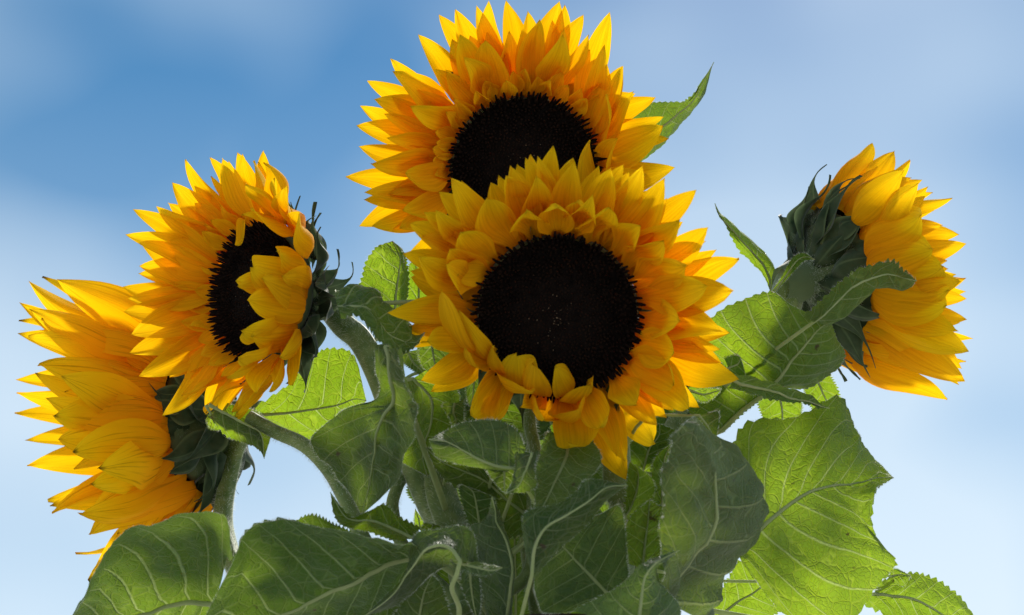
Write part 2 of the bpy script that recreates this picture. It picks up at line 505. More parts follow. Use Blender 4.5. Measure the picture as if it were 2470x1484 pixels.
class Flower:
    def __init__(self, name, label, cx, cy, d, n, rpx, ring=1.0, h=0.6):
        self.C = P(cx, cy, d)
        self.n = n
        self.R = rpx * KX * d
        v = UP - n * UP.dot(n)
        self.v = v.normalized()
        self.u = self.v.cross(n).normalized()
        self.ring = ring * self.R
        self.h = h * self.R
        self.d = d
        self.rnd = random.Random(hash(label) % 1000 if False else len(label) * 7 + int(cx))
        e = bpy.data.objects.new(name, None)
        e.empty_display_size = 0.02
        COL.objects.link(e)
        self.base = VASE_C + Vector(((cx - 1235) * 0.00002, 0.01 * (d - 0.9), -0.20))
        e.location = self.base
        e['_o'] = tuple(self.base)
        tag(e, label, 'sunflower', 'sunflowers in the bouquet')
        self.o = e
        self.stem_pts = []
        self.pm = M_PETAL
        self.wk = 0.70

    def e(self, phi):
        return self.u * math.cos(phi) + self.v * math.sin(phi)

    def phi_of(self, x, y):
        r = ray(x, y)
        den = r.dot(self.n)
        q = CAM + r * ((self.C - CAM).dot(self.n) / den)
        q = q - self.C
        return math.atan2(q.dot(self.v), q.dot(self.u))

    def petal(self, tx, ty, wpx, phi=None, k=0.0, base=None, L=None, alpha=None, round_=False, back=0.0, bow=None, name='petal', near=None, cup=None, twist=0.0):
        """tx, ty: where the tip is seen; wpx: width; phi (degrees) or base (seen position) place the root"""
        rnd = self.rnd
        if base is not None:
            ph = self.phi_of(*base)
        elif phi is not None:
            ph = R(phi)
        else:
            ph = self.phi_of(tx, ty)
        e = self.e(ph)
        L = (L if L else 1.22) * self.R0
        al = R(self.alpha if alpha is None else alpha)
        b = self.C + e * (self.ring - back * 0.0) - self.n * (0.10 * self.R + back * self.R)
        want = b + (e * math.cos(al) + self.n * math.sin(al)) * L
        r = ray(tx, ty)
        oc = CAM - b
        bb = r.dot(oc)
        disc = bb * bb - (oc.length_squared - L * L)
        if disc <= 0:
            t = -bb
        else:
            q = math.sqrt(disc)
            c1, c2 = CAM + r * (-bb - q), CAM + r * (-bb + q)
            t = (-bb - q) if (c1 - want).length < (c2 - want).length else (-bb + q)
            if near is True:
                t = -bb - q
            if near is False:
                t = -bb + q
        tip = CAM + r * t
        ch = tip - b
        ce, cn = ch.dot(e), ch.dot(self.n)
        nrm = -e * cn + self.n * ce
        if k:
            vw = (CAM - b).normalized()
            nrm = nrm.normalized() * (1 - k) + vw * (k if nrm.dot(vw) > 0 else -k)
        W = self.wk * wpx * KX * (b - CAM).dot(FWD)
        if bow is None:
            bow = rnd.uniform(-0.02, 0.09)
        return blade(name, b, tip, W * 1.12, nrm, bow, rnd.uniform(0.15, 0.5) if cup is None else cup, prof_round if round_ else prof_petal, self.pm, self.o, rnd,
                     twist=rnd.uniform(-0.45, 0.45) + twist, scurve=rnd.uniform(-0.25, 0.2), side=rnd.uniform(-0.08, 0.08))

    def free_petal(self, phi, L, al, W, back=0.0, azim=0.0):
        rnd = self.rnd
        e = self.e(phi)
        e2 = self.e(phi + azim)
        b = self.C + e * self.ring - self.n * (0.10 * self.R + back * self.R)
        tip = b + (e2 * math.cos(al) + self.n * math.sin(al)) * L * self.R0
        ch = tip - b
        ce, cn = ch.dot(e), ch.dot(self.n)
        return blade('petal', b, tip, W, -e * cn + self.n * ce, rnd.uniform(-0.02, 0.1), rnd.uniform(0.15, 0.5), prof_petal, self.pm, self.o, rnd,
                     twist=rnd.uniform(-0.5, 0.5), scurve=rnd.uniform(-0.25, 0.2), side=rnd.uniform(-0.09, 0.09))

    def disc(self, nfl=1100, tall=1.0):
        n, u, v, C, Rr = self.n, self.u, self.v, self.C, self.R
        rnd = self.rnd
        V, F = [], []
        rings, seg = 12, 40
        prof = lambda q: Rr * (0.10 * (1 - q * q) - 0.07 * math.exp(-(q / 0.35) ** 2) + 0.02)
        V.append(C + n * prof(0))
        for i in range(1, rings + 1):
            q = i / rings
            for k in range(seg):
                V.append(C + self.e(2 * math.pi * k / seg) * (q * Rr) + n * prof(q))
        for k in range(seg):
            F.append((0, 1 + k, 1 + (k + 1) % seg))
        for i in range(rings - 1):
            for k in range(seg):
                a, c = 1 + i * seg + k, 1 + i * seg + (k + 1) % seg
                F.append((a, a + seg, c + seg, c))
        do = build('disc', V, F, M_DISC, self.o)
        V, F = [], []
        for i in range(nfl):
            q = min(1.0, math.sqrt((i + 0.5) / nfl) + rnd.uniform(-0.012, 0.012))
            a = i * 2.399963 + rnd.uniform(-0.03, 0.03)
            e = self.e(a)
            p = C + e * (q * Rr * 1.03) + n * prof(q)
            ax = (n + e * (0.05 + 0.75 * sm(0.72, 1.05, q)) + Vector((rnd.uniform(-1, 1), rnd.uniform(-1, 1), rnd.uniform(-1, 1))) * 0.16).normalized()
            hh = Rr * (0.022 + 0.05 * sm(0.35, 0.8, q) + 0.07 * sm(0.8, 1.0, q) * tall) * rnd.uniform(0.7, 1.25)
            rr = Rr * (0.016 + 0.008 * q)
            o = ax.orthogonal().normalized()
            s = ax.cross(o)
            b = len(V)
            for t, rad in ((-0.2, 1.0), (0.45, 0.95), (0.8, 0.72), (1.0, 0.15)):
                for k in range(4):
                    g = k * math.pi / 2 + a
                    V.append(p + ax * hh * t + (o * math.cos(g) + s * math.sin(g)) * rr * rad)
            for lv in range(3):
                for k in range(4):
                    F.append((b + lv * 4 + k, b + lv * 4 + (k + 1) % 4, b + lv * 4 + 4 + (k + 1) % 4, b + lv * 4 + 4 + k))
            F.append((b + 12, b + 13, b + 14, b + 15))
        fo = build('florets', V, F, M_FLORET, do, smooth=False)
        fo['kind'] = 'stuff'
        V, F = [], []
        for i in range(45):
            q = abs(rnd.gauss(0, 0.22))
            p = C + self.e(rnd.random() * 6.3) * (q * Rr) + n * (prof(q) + Rr * 0.035)
            r = Rr * rnd.uniform(0.003, 0.0075)
            b = len(V)
            V += [p + u * r, p - u * r, p + v * r, p - v * r, p + n * r, p - n * r]
            F += [(b, b + 2, b + 4), (b + 2, b + 1, b + 4), (b + 1, b + 3, b + 4), (b + 3, b, b + 4)]
        po = build('pollen', V, F, M_POLLEN, do)
        po['kind'] = 'stuff'

    def calyx(self, nb=26, blen=1.0, spread=0.35, stem_r=0.008, wk=1.0, fwd=0.6, cs=1.0):
        n, C, Rr, rnd = self.n, self.C, self.R * cs, self.rnd
        h = self.h
        # receptacle: a bowl behind the disc that narrows into the stem
        V, F = [], []
        seg = 28
        pr = [(1.0, 0.0), (1.05, 0.12), (1.0, 0.28), (0.82, 0.48), (0.55, 0.70), (0.30, 0.95), (stem_r * 1.35 / Rr, 1.35), (stem_r / Rr, 1.75)]
        for (q, z) in pr:
            for k in range(seg):
                V.append(C + self.e(2 * math.pi * k / seg) * (q * Rr * 0.98) - n * (z * h + 0.004))
        for i in range(len(pr) - 1):
            for k in range(seg):
                a, c = i * seg + k, i * seg + (k + 1) % seg
                F.append((a, a + seg, c + seg, c))
        build('receptacle', V, F, M_BRACT, self.o)
        for row in range(3):
            nn_ = nb // 2 - row * 2
            rb, zb, rm, zm, rt, zt = ((0.84, 0.62, 1.20, 0.34, 1.34, 0.05), (0.62, 0.90, 1.14, 0.66, 1.40, 0.28), (0.26, 1.02, 0.86, 0.98, 1.28, 0.60))[row]
            for i in range(nn_):
                ph = 2 * math.pi * (i + 0.33 * row + rnd.uniform(-0.25, 0.25)) / nn_
                e = self.e(ph)
                l = blen * Rr * rnd.uniform(0.7, 1.2) * (1 - 0.12 * row)
                b = C + e * Rr * rb - n * h * zb
                m = C + e * Rr * (rm + 0.16 + rnd.uniform(-0.05, 0.16)) - n * h * zm
                ee = self.e(ph + rnd.uniform(-0.3, 0.3))
                t = C + ee * Rr * rt - n * h * zt + (ee * (spread + rnd.uniform(-0.2, 0.35)) + n * (fwd + rnd.uniform(-0.45, 0.25))) * l * 0.75
                blade('bract', b, t, Rr * 0.52 * wk * rnd.uniform(0.8, 1.15), n * 0.3 - e, -0.03, rnd.choice((-1, 1)) * rnd.uniform(0.3, 0.8), prof_bract, M_BRACT, self.o, rnd,
                      twist=rnd.uniform(-0.3, 0.3), scurve=rnd.uniform(-0.35, 0.35), side=rnd.uniform(-0.10, 0.10), ns=18, ntt=6, ridge=0.06, mid=m)
        # woolly rim of hairs on the bracts and the bowl
        V, F = [], []
        for _ in range(4200):
            ph = rnd.random() * 6.2832
            e = self.e(ph)
            z = 0.3 + 0.7 * rnd.random()
            q = 1.0 if z < 0.4 else 1.0 - (z - 0.4) * 1.2
            p = C + e * q * Rr - n * (z * h + 0.004)
            l = rnd.uniform(0.0012, 0.003)
            s = self.v.cross(e) * 0.0001 + n * 0.00004
            t = p + e * l + Vector((rnd.uniform(-1, 1), rnd.uniform(-1, 1), rnd.uniform(-1, 1))) * l * 0.5
            b = len(V)
            V += [p - s, p + s, t]
            F.append((b, b + 1, b + 2))
        o = build('calyx_hair', V, F, M_HAIR, self.o, smooth=False)
        o['kind'] = 'stuff'

    def stem(self, way, r0=0.0075, r1=0.009, hairs=3500):
        back = self.C - self.n * self.h * 1.55
        pts = [self.C - self.n * self.h * 0.9, back] + [P(*q) for q in way] + [self.base]
        sp = catmull(pts, 60)
        rad = [r0 + (r1 - r0) * i / 60 for i in range(61)]
        V, F = tube_data(sp, rad, 20, ribs=0.07)
        st = build('stem', V, F, M_STEM, self.o)
        V, F = [], []
        hair_data(sp[:52], rad, int(hairs * 1.6), 0.0030, V, F, self.rnd)
        ho = build('stem_hair', V, F, M_HAIR, st, smooth=False)
        ho['kind'] = 'stuff'
        self.stem_pts = sp


# ------------------------------------------------------------------ ground and vase
gs = 600
go = build('ground', [(-gs, -gs, 0), (gs, -gs, 0), (gs, gs, 0), (-gs, gs, 0)], [(0, 1, 2, 3)], M_GROUND, smooth=False)
go['kind'] = 'structure'
go['label'] = 'pale stone terrace ground under the vase'

rim_near = P(1345, 1477, 0.745)
VR = 0.062
VASE_C = Vector((rim_near.x, rim_near.y + VR, rim_near.z))
vp = [(0.045, 0.0), (0.052, 0.004), (0.070, 0.08), (0.078, 0.16), (0.072, 0.24), (0.056, 0.305), (0.053, 0.325), (VR - 0.003, VASE_C.z - 0.008), (VR, VASE_C.z - 0.003),
      (VR - 0.002, VASE_C.z), (VR - 0.006, VASE_C.z - 0.002), (VR - 0.012, VASE_C.z - 0.03), (0.045, 0.30), (0.062, 0.2), (0.06, 0.1), (0.04, 0.02), (0.0005, 0.018)]
V, F = [], []
seg = 64
for (r_, z_) in vp:
    for k in range(seg):
        a = 2 * math.pi * k / seg
        V.append((VASE_C.x + r_ * math.cos(a), VASE_C.y + r_ * math.sin(a), z_))
for i in range(len(vp) - 1):
    for k in range(seg):
        a, c = i * seg + k, i * seg + (k + 1) % seg
        F.append((a, c, c + seg, a + seg))
F.append(tuple(range(seg))[::-1])
vo = build('vase', V, F, M_VASE, origin=(VASE_C.x, VASE_C.y, 0))
tag(vo, 'brown glazed stoneware vase whose rim holds the sunflower stems', 'vase')

# ------------------------------------------------------------------ the five flowers
R0 = 0.0510       # petals' unit of length: radius of the largest disc


# front flower
FF = Flower('sunflower', 'fully open sunflower with round black disc and curled petals, lowest of the two face-on', 1345, 764, 0.80, V3(-0.04, -0.20, 0.98), 191, 1.03)
FF.R0, FF.alpha = R0 * 1.04, 14
FF.disc(1400, 0.6)
FF.calyx(26, 0.7, 0.35, 0.0085, 1.0, -0.35)
for t in [(1335, 350, 95), (1267, 381, 80), (1297, 377, 75), (1233, 402, 110), (1383, 393, 105), (1473, 405, 105), (1550, 402, 105), (1603, 430, 110),
          (1680, 458, 95), (1708, 548, 105), (1783, 625, 125), (1742, 800, 130), (1783, 915, 140),
          (1510, 1158, 115), (1400, 1118, 110), (935, 755, 100), (972, 612, 90),
          (988, 540, 100), (1012, 620, 115), (1090, 430, 120), (1051, 507, 95), (1024, 512, 80), (1220, 425, 105), (1295, 425, 105), (1430, 470, 100), (1640, 530, 110)]:
    FF.petal(*t, back=0.10)
for t in [(1768, 702, 125), (1662, 985, 130), (1578, 1068, 135), (1705, 690, 120)]:
    FF.petal(*t, round_=True, back=0.06)
for t in [(1270, 508, 125), (1345, 500, 110), (1392, 485, 100), (1470, 500, 120), (1545, 545, 105), (1600, 580, 110), (1655, 640, 140), (1175, 478, 130), (1112, 560, 105),
          (1640, 775, 125), (1625, 850, 125), (1625, 930, 125), (1535, 975, 110), (1450, 1030, 100), (1085, 600, 105), (1075, 640, 100)]:
    FF.petal(*t, L=0.92, alpha=42, round_=True, bow=0.05, back=-0.02)
FF.petal(1105, 664, 95, base=(1175, 640), L=0.62, alpha=60, bow=0.1)
for (tx, ty, bx, by, wd_, L_, rd, tw_) in [(1066, 700, 1165, 850, 76, 1.0, 1, 0.5), (1106, 746, 1185, 880, 62, 0.8, 0, 0.9), (1122, 838, 1190, 885, 72, 0.58, 1, -0.5), (1030, 824, 1150, 835, 80, 0.85, 1, 0.2),
                                       (1190, 834, 1225, 920, 78, 0.62, 0, -0.8), (1246, 856, 1262, 935, 110, 0.62, 1, 0.3), (1286, 948, 1200, 905, 100, 0.72, 0, 0.4), (1137, 1003, 1205, 900, 120, 0.9, 1, -0.4), (1192, 1008, 1225, 925, 95, 0.8, 1, 0.7),
                                       (1288, 872, 1318, 955, 115, 0.66, 1, -0.4), (1338, 884, 1345, 955, 90, 0.6, 0, 0.8), (1425, 931, 1350, 945, 105, 0.68, 1, 0.2), (1257, 980, 1318, 950, 80, 0.62, 0, -0.9), (1396, 990, 1350, 945, 110, 0.66, 1, 0.6), (1312, 1012, 1335, 950, 100, 0.78, 0, -0.3), (1372, 1072, 1365, 955, 125, 1.0, 1, 0.1)]:
    FF.petal(tx, ty, wd_ * 1.15, base=(bx, by), L=L_ * 1.08, alpha=40, round_=bool(rd), bow=FF.rnd.uniform(0.05, 0.26), near=True, cup=FF.rnd.uniform(0.2, 0.9), twist=tw_)
for k in range(44):
    ph = 2 * math.pi * (k + FF.rnd.random()) / 44
    if -2.6 < math.atan2(math.sin(ph), math.cos(ph)) < -1.25:
        continue
    FF.free_petal(ph, FF.rnd.uniform(0.8, 1.05), R(FF.rnd.uniform(4, 28)), FF.rnd.uniform(0.015, 0.021), FF.rnd.uniform(0.04, 0.14), FF.rnd.uniform(-0.12, 0.12))
FF.stem([(1470, 1010, 0.875), (1487, 1170, 0.865), (1497, 1330, 0.85)], 0.0085, 0.0095)

# top flower
TF = Flower('sunflower', 'tallest sunflower, face-on with long upright petals, half hidden behind another bloom', 1265, 412, 0.93, V3(0.10, -0.22, 0.96), 173, 1.03)
TF.R0, TF.alpha = R0 * 1.12, 30
TF.disc(1400, 1.3)
TF.calyx(26, 0.85, 0.4, 0.0085, 1.0, -0.3)
for t in [(1220, 1, 95), (1179, 2, 90), (1149, 14, 75), (1098, 22, 95), (1058, 35, 85), (1008, 83, 90), (942, 141, 80), (886, 195, 95), (868, 255, 85),
          (859, 303, 95), (865, 353, 90), (834, 426, 95), (879, 464, 85), (878, 482, 85), (866, 546, 100), (1350, 3, 120), (1363, 12, 80), (1407, 36, 85)]:
    TF.petal(*t, back=0.12, alpha=20)
for t in [(1273, 27, 90), (1303, 48, 90), (1358, 83, 100), (947, 172, 105), (902, 240, 100), (894, 395, 105), (897, 546, 85), (972, 508, 85), (1110, 83, 100)]:
    TF.petal(*t, L=1.15, alpha=35, back=0.04)
for t in [(1118, 137, 90), (1170, 98, 110), (990, 257, 100), (980, 417, 90), (1420, 84, 75)]:
    TF.petal(*t, L=1.0, alpha=50, bow=0.04)
for (tx, ty, wd_, bx, by, L_) in [(1471, 29, 90, 1400, 280, 1.35), (1458, 108, 70, 1425, 300, 1.15), (1463, 155, 75, 1430, 320, 1.0), (1501, 160, 75, 1440, 330, 1.15), (1528, 221, 80, 1446, 350, 1.0),
                                (1463, 227, 70, 1446, 360, 0.95), (1597, 303, 120, 1450, 400, 1.1), (1628, 404, 100, 1445, 450, 1.2), (1490, 333, 90, 1445, 430, 0.8), (1423, 338, 85, 1430, 480, 0.95), (1450, 430, 80, 1420, 500, 0.8), (1560, 420, 90, 1440, 470, 1.0), (1500, 450, 90, 1430, 480, 0.9)]:
    TF.petal(tx, ty, wd_, base=(bx, by), L=L_, alpha=45)
for k in range(46):
    ph = 2 * math.pi * (k + TF.rnd.random()) / 46
    TF.free_petal(ph, TF.rnd.uniform(0.75, 1.0), R(TF.rnd.uniform(12, 38)), TF.rnd.uniform(0.014, 0.020), TF.rnd.uniform(0.04, 0.15), TF.rnd.uniform(-0.12, 0.12))
for k in range(22):
    ph = R(40) + R(150) * (k + TF.rnd.random()) / 22
    TF.free_petal(ph, TF.rnd.uniform(0.3, 0.45), R(TF.rnd.uniform(30, 55)), 0.012, -0.02, TF.rnd.uniform(-0.1, 0.1))
TF.stem([(1235, 660, 1.02), (1140, 900, 0.99), (1062, 1130, 0.91), (1095, 1280, 0.87), (1170, 1420, 0.84)], 0.0085, 0.0115)

# left flower
LF = Flower('sunflower', 'sunflower turned sideways with near petals folded over its dark disc', 618, 702, 0.93, V3(-0.67, 0.10, 0.73), 153, 1.14, 0.85)
LF.R0, LF.alpha = R0 * 1.05, 30
LF.disc(1300, 1.5)
LF.calyx(30, 0.75, 0.5, 0.0085, 1.0, 0.1)
for t in [(447, 385, 95), (508, 380, 85), (573, 368, 90), (415, 440, 100), (321, 505, 85), (377, 498, 85), (302, 566, 85), (338, 581, 110), (296, 692, 95),
          (308, 721, 85), (297, 752, 100), (312, 853, 100), (335, 908, 100), (392, 1003, 105), (495, 997, 120)]:
    LF.petal(*t, back=0.10)
for t in [(405, 490, 95), (336, 642, 95), (334, 660, 80), (316, 807, 110), (407, 838, 80), (453, 903, 80), (483, 926, 90), (530, 430, 90), (460, 515, 85)]:
    LF.petal(*t, L=1.1, alpha=42)
for (tx, ty, wd_, ph, L_, rd) in [(636, 392, 95, 72, 1.25, 0), (592, 445, 90, 66, 1.15, 0), (583, 519, 75, 60, 1.0, 0), (606, 502, 75, 52, 1.05, 0), (723, 510, 100, 32, 1.1, 0), (690, 450, 85, 45, 1.2, 0), (660, 430, 85, 60, 1.2, 0),
                                (670, 606, 95, 15, 0.95, 0), (608, 645, 115, 8, 1.2, 1), (568, 678, 80, -2, 1.3, 0), (573, 691, 75, -6, 1.28, 0), (597, 724, 100, -12, 1.2, 0), (632, 672, 100, 2, 1.1, 0),
                                (583, 800, 105, -24, 1.2, 1), (606, 812, 100, -31, 1.1, 0), (575, 862, 100, -38, 1.15, 1), (547, 912, 90, -52, 1.15, 0), (617, 950, 85, -58, 1.1, 0), (650, 946, 90, -50, 1.05, 0), (705, 930, 90, -40, 1.0, 0)]:
    LF.petal(tx, ty, wd_ * 1.2, phi=ph, L=L_, alpha=60, round_=bool(rd), near=None)
for k in range(50):
    ph = 2 * math.pi * (k + LF.rnd.random()) / 50
    c_ = math.cos(ph)
    if c_ > 0.30 and k % 5:
        continue
    LF.free_petal(ph, LF.rnd.uniform(0.75, 1.0), R(LF.rnd.uniform(16, 42) + 32 * max(0, c_)), LF.rnd.uniform(0.014, 0.020), LF.rnd.uniform(0.03, 0.14), LF.rnd.uniform(-0.12, 0.12))
for k in range(16):
    ph = R(110) + R(150) * (k + LF.rnd.random()) / 16
    LF.free_petal(ph, LF.rnd.uniform(0.3, 0.5), R(LF.rnd.uniform(40, 65)), 0.013, -0.02, LF.rnd.uniform(-0.1, 0.1))
# one withered floret curling over the rim
b_ = P(607, 545, 0.93)
blade('withered_petal', b_, P(568, 592, 0.905), 0.007, V3(-0.3, 0.3, 0.9), -0.15, 0.9, prof_round, M_PETAL, LF.o, LF.rnd, scurve=0.6)
LF.stem([(830, 785, 0.955), (872, 822, 0.945), (915, 905, 0.935), (965, 1040, 0.93), (1040, 1220, 0.90), (1120, 1400, 0.85)], 0.0085, 0.009)

# far left flower
BF = Flower('sunflower', 'drooping sunflower seen from behind above a large dark leaf, with broad green bracts', 458, 1030, 1.04, V3(-0.93, -0.21, -0.22), 172)
BF.R0, BF.alpha, BF.pm, BF.wk = R0 * 1.5, 35, M_PETAL_OLD, 0.78
BF.disc(500)
BF.calyx(24, 0.9, 0.25, 0.0085, 1.0, 0.55, 0.86)
for (tx, ty, wd_, ph) in [(69, 678, 80, 100), (102, 668, 90, 90), (47, 730, 85, 130), (45, 774, 80, 140), (42, 804, 95, 150), (38, 916, 85, 160), (40, 948, 95, 172), (35, 996, 85, 182), (60, 1063, 85, 200), (65, 1123, 110, 205),
                          (115, 1208, 95, 222), (120, 1221, 110, 230), (125, 1238, 95, 240), (182, 1335, 90, 262), (222, 1385, 110, 275)]:
    BF.petal(tx, ty, wd_ * 1.2, phi=ph, back=0.0, k=0.5)
for (tx, ty, wd_, ph) in [(138, 674, 115, 72), (70, 745, 105, 62), (100, 768, 90, 50), (68, 811, 85, 44), (92, 880, 110, 28), (148, 908, 105, 14), (130, 1003, 115, 2), (142, 1060, 85, -4), (177, 1091, 105, -10), (237, 1130, 115, -22), (218, 1168, 85, -28),
                          (192, 1241, 90, -42), (216, 1290, 100, -58), (212, 1400, 95, -82), (85, 900, 100, 36), (110, 960, 100, 12)]:
    BF.petal(tx, ty, wd_ * 1.2, phi=ph, back=0.08, near=None, k=0.4)
for k in range(54):
    ph = 2 * math.pi * (k + BF.rnd.random()) / 54
    BF.free_petal(ph, BF.rnd.uniform(0.62, 0.95), R(BF.rnd.uniform(34, 68)), BF.rnd.uniform(0.016, 0.024), BF.rnd.uniform(-0.05, 0.12), BF.rnd.uniform(-0.12, 0.12))
BF.stem([(560, 1110, 1.03), (541, 1290, 0.99), (640, 1450, 0.93), (960, 1530, 0.85)], 0.0062, 0.008)

# right flower
RF = Flower('sunflower', 'sunflower turned away to show its green calyx behind a curled pale leaf tip', 2026, 664, 0.99, V3(0.90, 0.13, -0.30), 172, 1.0, 0.5)
RF.R0, RF.alpha, RF.wk = R0 * 1.34, 42, 0.80
RF.disc(500)
RF.calyx(26, 0.9, 0.38, 0.0125, 0.95, 0.45, 0.90)
for (tx, ty, wd_, ph) in [(2105, 346, 85, 100), (2250, 465, 85, 60), (2253, 508, 85, 42), (2270, 548, 95, 30), (2280, 576, 95, 20), (2307, 662, 95, 8), (2330, 704, 95, -2), (2315, 779, 95, -12), (2348, 817, 60, -22), (2330, 872, 85, -42), (2313, 928, 85, -62), (2285, 964, 95, -88)]:
    RF.petal(tx, ty, wd_ * 1.1, phi=ph, near=False, k=0.5)
for (tx, ty, wd_, ph) in [(2157, 366, 95, 115), (2180, 411, 85, 135), (2215, 442, 95, 150), (2222, 519, 130, 164), (2273, 646, 115, 183), (2318, 679, 105, 188), (2283, 738, 115, 196), (2310, 798, 85, 203), (2338, 848, 105, 214), (2327, 918, 105, 228), (2320, 890, 95, 220), (2290, 700, 100, 190), (2250, 600, 110, 176)]:
    RF.petal(tx, ty, wd_ * 1.1, phi=ph, back=0.06, near=None, k=0.4)
for k in range(54):
    ph = 2 * math.pi * (k + RF.rnd.random()) / 54
    RF.free_petal(ph, RF.rnd.uniform(0.7, 1.0), R(RF.rnd.uniform(52, 74)), RF.rnd.uniform(0.016, 0.023), RF.rnd.uniform(-0.05, 0.12), RF.rnd.uniform(-0.12, 0.12))
RF.stem([(1885, 765, 0.985), (1830, 850, 0.99), (1730, 950, 0.98), (1640, 1030, 0.95), (1600, 1200, 0.90), (1520, 1400, 0.85)], 0.0125, 0.0085)

FLOWERS = {'F': FF, 'T': TF, 'L': LF, 'B': BF, 'R': RF}


# ------------------------------------------------------------------ leaves
def leaf(fl, tile, rows, tip, d, da=0.0, db=0.0, dt=0.0, under=True, teeth=9, amp=1.0, arch=0.10, vein_n=6, petiole=None, curve=0.0, rump=1.0, shaded=False):
    """rows: (edge, midrib, edge) as seen, from the base to the tip, in thirds of a picture tile;
    d: depth; da, db, dt: how much deeper (m) the two edges and the tip lie"""
    rnd = FLOWERS[fl].rnd
    ox, oy = (tile[0] * 823.333, tile[1] * 494.667)

    def q(pt, dd):
        if tile == (9, 9):
            return P(pt[0], pt[1], dd)
        return P(ox + pt[0] / 3, oy + pt[1] / 3, dd)
    nr = len(rows)
    A, Mi, B = [], [], []
    for i, r in enumerate(rows):
        s = i / nr
        k = d + dt * s + curve * math.sin(math.pi * s)
        A.append(q(r[0], k + da))
        Mi.append(q(r[1], k))
        B.append(q(r[2], k + db))
    tp = q(tip, d + dt)
    A.append(tp)
    Mi.append(tp)
    B.append(tp)
    # the stalk leaves the nearest stem, below the blade
    root = q(petiole[0][:2], petiole[0][2]) if petiole else Mi[0]
    f, join = None, None
    for g in FLOWERS.values():
        for z in g.stem_pts[6:54]:
            dd = (z - root).length + max(0.0, z.z - root.z) * 0.8
            if f is None or dd < best:
                f, join, best = g, z, dd
    NS, NT = 72, 12
    a_, m_, b_ = catmull(A, NS), catmull(Mi, NS), catmull(B, NS)
    sd_ = rnd.random() * 100
    size = sum((m_[i + 1] - m_[i]).length for i in range(NS))
    wid = sum((a_[i] - b_[i]).length for i in range(0, NS, 8)) / 9.0
    kk = math.sqrt(max(size, 0.01) * max(wid, 0.01))

    def surf(s, t):
        i = min(int(s * NS), NS - 1)
        g = s * NS - i
        m = m_[i].lerp(m_[i + 1], g)
        e = (a_[i].lerp(a_[i + 1], g) if t < 0 else b_[i].lerp(b_[i + 1], g))
        x = abs(t)
        p = m.lerp(e, x)
        tan = (m_[i + 1] - m_[i]).normalized()
        nn = tan.cross((b_[i] - a_[i]))
        nn = nn.normalized() if nn.length > 1e-9 else -FWD
        wl = (e - m).length
        fade = min(1.0, (1 - s) * 5)
        # arched halves, puckered between the side veins, waved near the edge
        h = arch * wl * math.sin(math.pi * min(1, x)) * 0.9
        ph = (s - 0.28 * x ** 1.25) * (vein_n + 0.5) * 2 * math.pi
        h += rump * 0.035 * wl * math.cos(ph) * math.sin(math.pi * min(x, 1)) * (1 - s)
        h += rump * 0.05 * kk * noise.noise(Vector((sd_ + s * 3.2, t * 1.7, 2.0)))
        h += rump * 0.035 * kk * x * x * noise.noise(Vector((sd_ + s * 8, (1 if t > 0 else -1) * 3.0, 7.0)))
        h += rump * 0.018 * kk * noise.noise(Vector((sd_ + s * 12, t * 6, 4.0)))
        return p - nn * (h * fade), nn
    V, F, U, VQ, VW = [], [], [], [], []
    nteeth = teeth * 2.0
    for i in range(NS + 1):
        s = i / NS
        for j in range(-NT, NT + 1):
            t = j / NT
            if abs(j) == NT and 0 < i < NS:
                fr = (s * nteeth + 0.3 * noise.noise(Vector((sd_, s * 9, 1.0 * (1 if j > 0 else -1))))) % 1.0
                saw = fr / 0.8 if fr < 0.8 else (1 - fr) / 0.2
                e = (a_ if j < 0 else b_)[i]
                wl = max(0.004, (e - m_[i]).length)
                t *= 1 + amp * 0.0024 * (saw - 0.3) / wl * min(1, (1 - s) * 6)
            p, _ = surf(s, t)
            V.append(p)
            U.append((s, t * 0.5 + 0.5))
            x = abs(t)
            VQ.append((s - 0.28 * x ** 1.25 * (1 - 0.5 * s)) * (vein_n + 0.5) + (0.15 if j < 0 else 0.45))
            VW.append(max(0.003, 0.00042 * (0.6 + 6 * kk) * (vein_n + 0.5) / size * (1.15 - 0.75 * x)))
    w_ = 2 * NT + 1
    for i in range(NS):
        for j in range(2 * NT):
            a = i * w_ + j
            F.append((a, a + 1, a + w_ + 1, a + w_))
    # orient: the mesh normal is the leaf's upper side
    nsum = Vector((0, 0, 0))
    for i in range(0, len(F), 7):
        p0, p1, p2 = V[F[i][0]], V[F[i][1]], V[F[i][3]]
        nsum += (p1 - p0).cross(p2 - p0)
    facing = nsum.dot(CAM - V[len(V) // 2]) > 0
    if facing == under:
        F = [x[::-1] for x in F]
    lf = build('leaf', V, F, M_LEAF_SHADED if shaded else M_LEAF, f.o, U)
    lf.data.attributes.new('vein_phase', 'FLOAT', 'POINT').data.foreach_set('value', VQ)
    lf.data.attributes.new('vein_width', 'FLOAT', 'POINT').data.foreach_set('value', VW)
    # midrib with petiole, then the side veins
    sgn = 1.0
    mp = []
    for i in range(0, NS + 1, 3):
        mp.append(surf(i / NS, 0.0)[0])
    r0 = 0.0007 + 0.009 * kk
    rad = [max(0.0003, r0 * (1 - 0.85 * i / (len(mp) - 1))) for i in range(len(mp))]
    pp = [q(z[:2], z[2]) for z in petiole] if petiole else []
    if petiole is False:
        join = mp[0] + (mp[0] - mp[1]).normalized() * 0.006
    elif not pp and (join - mp[0]).length > 0.03:
        out_ = (mp[0] - mp[1]).normalized()
        pp = [join.lerp(mp[0], 0.55) + out_ * 0.18 * (join - mp[0]).length]
    pp = [join] + pp + [mp[0]]
    pc = catmull(pp, 4 * len(pp))
    mp = pc[:-1] + mp
    rad = [r0 * (1.5 - 0.5 * i / (len(pc) - 1)) for i in range(len(pc) - 1)] + rad
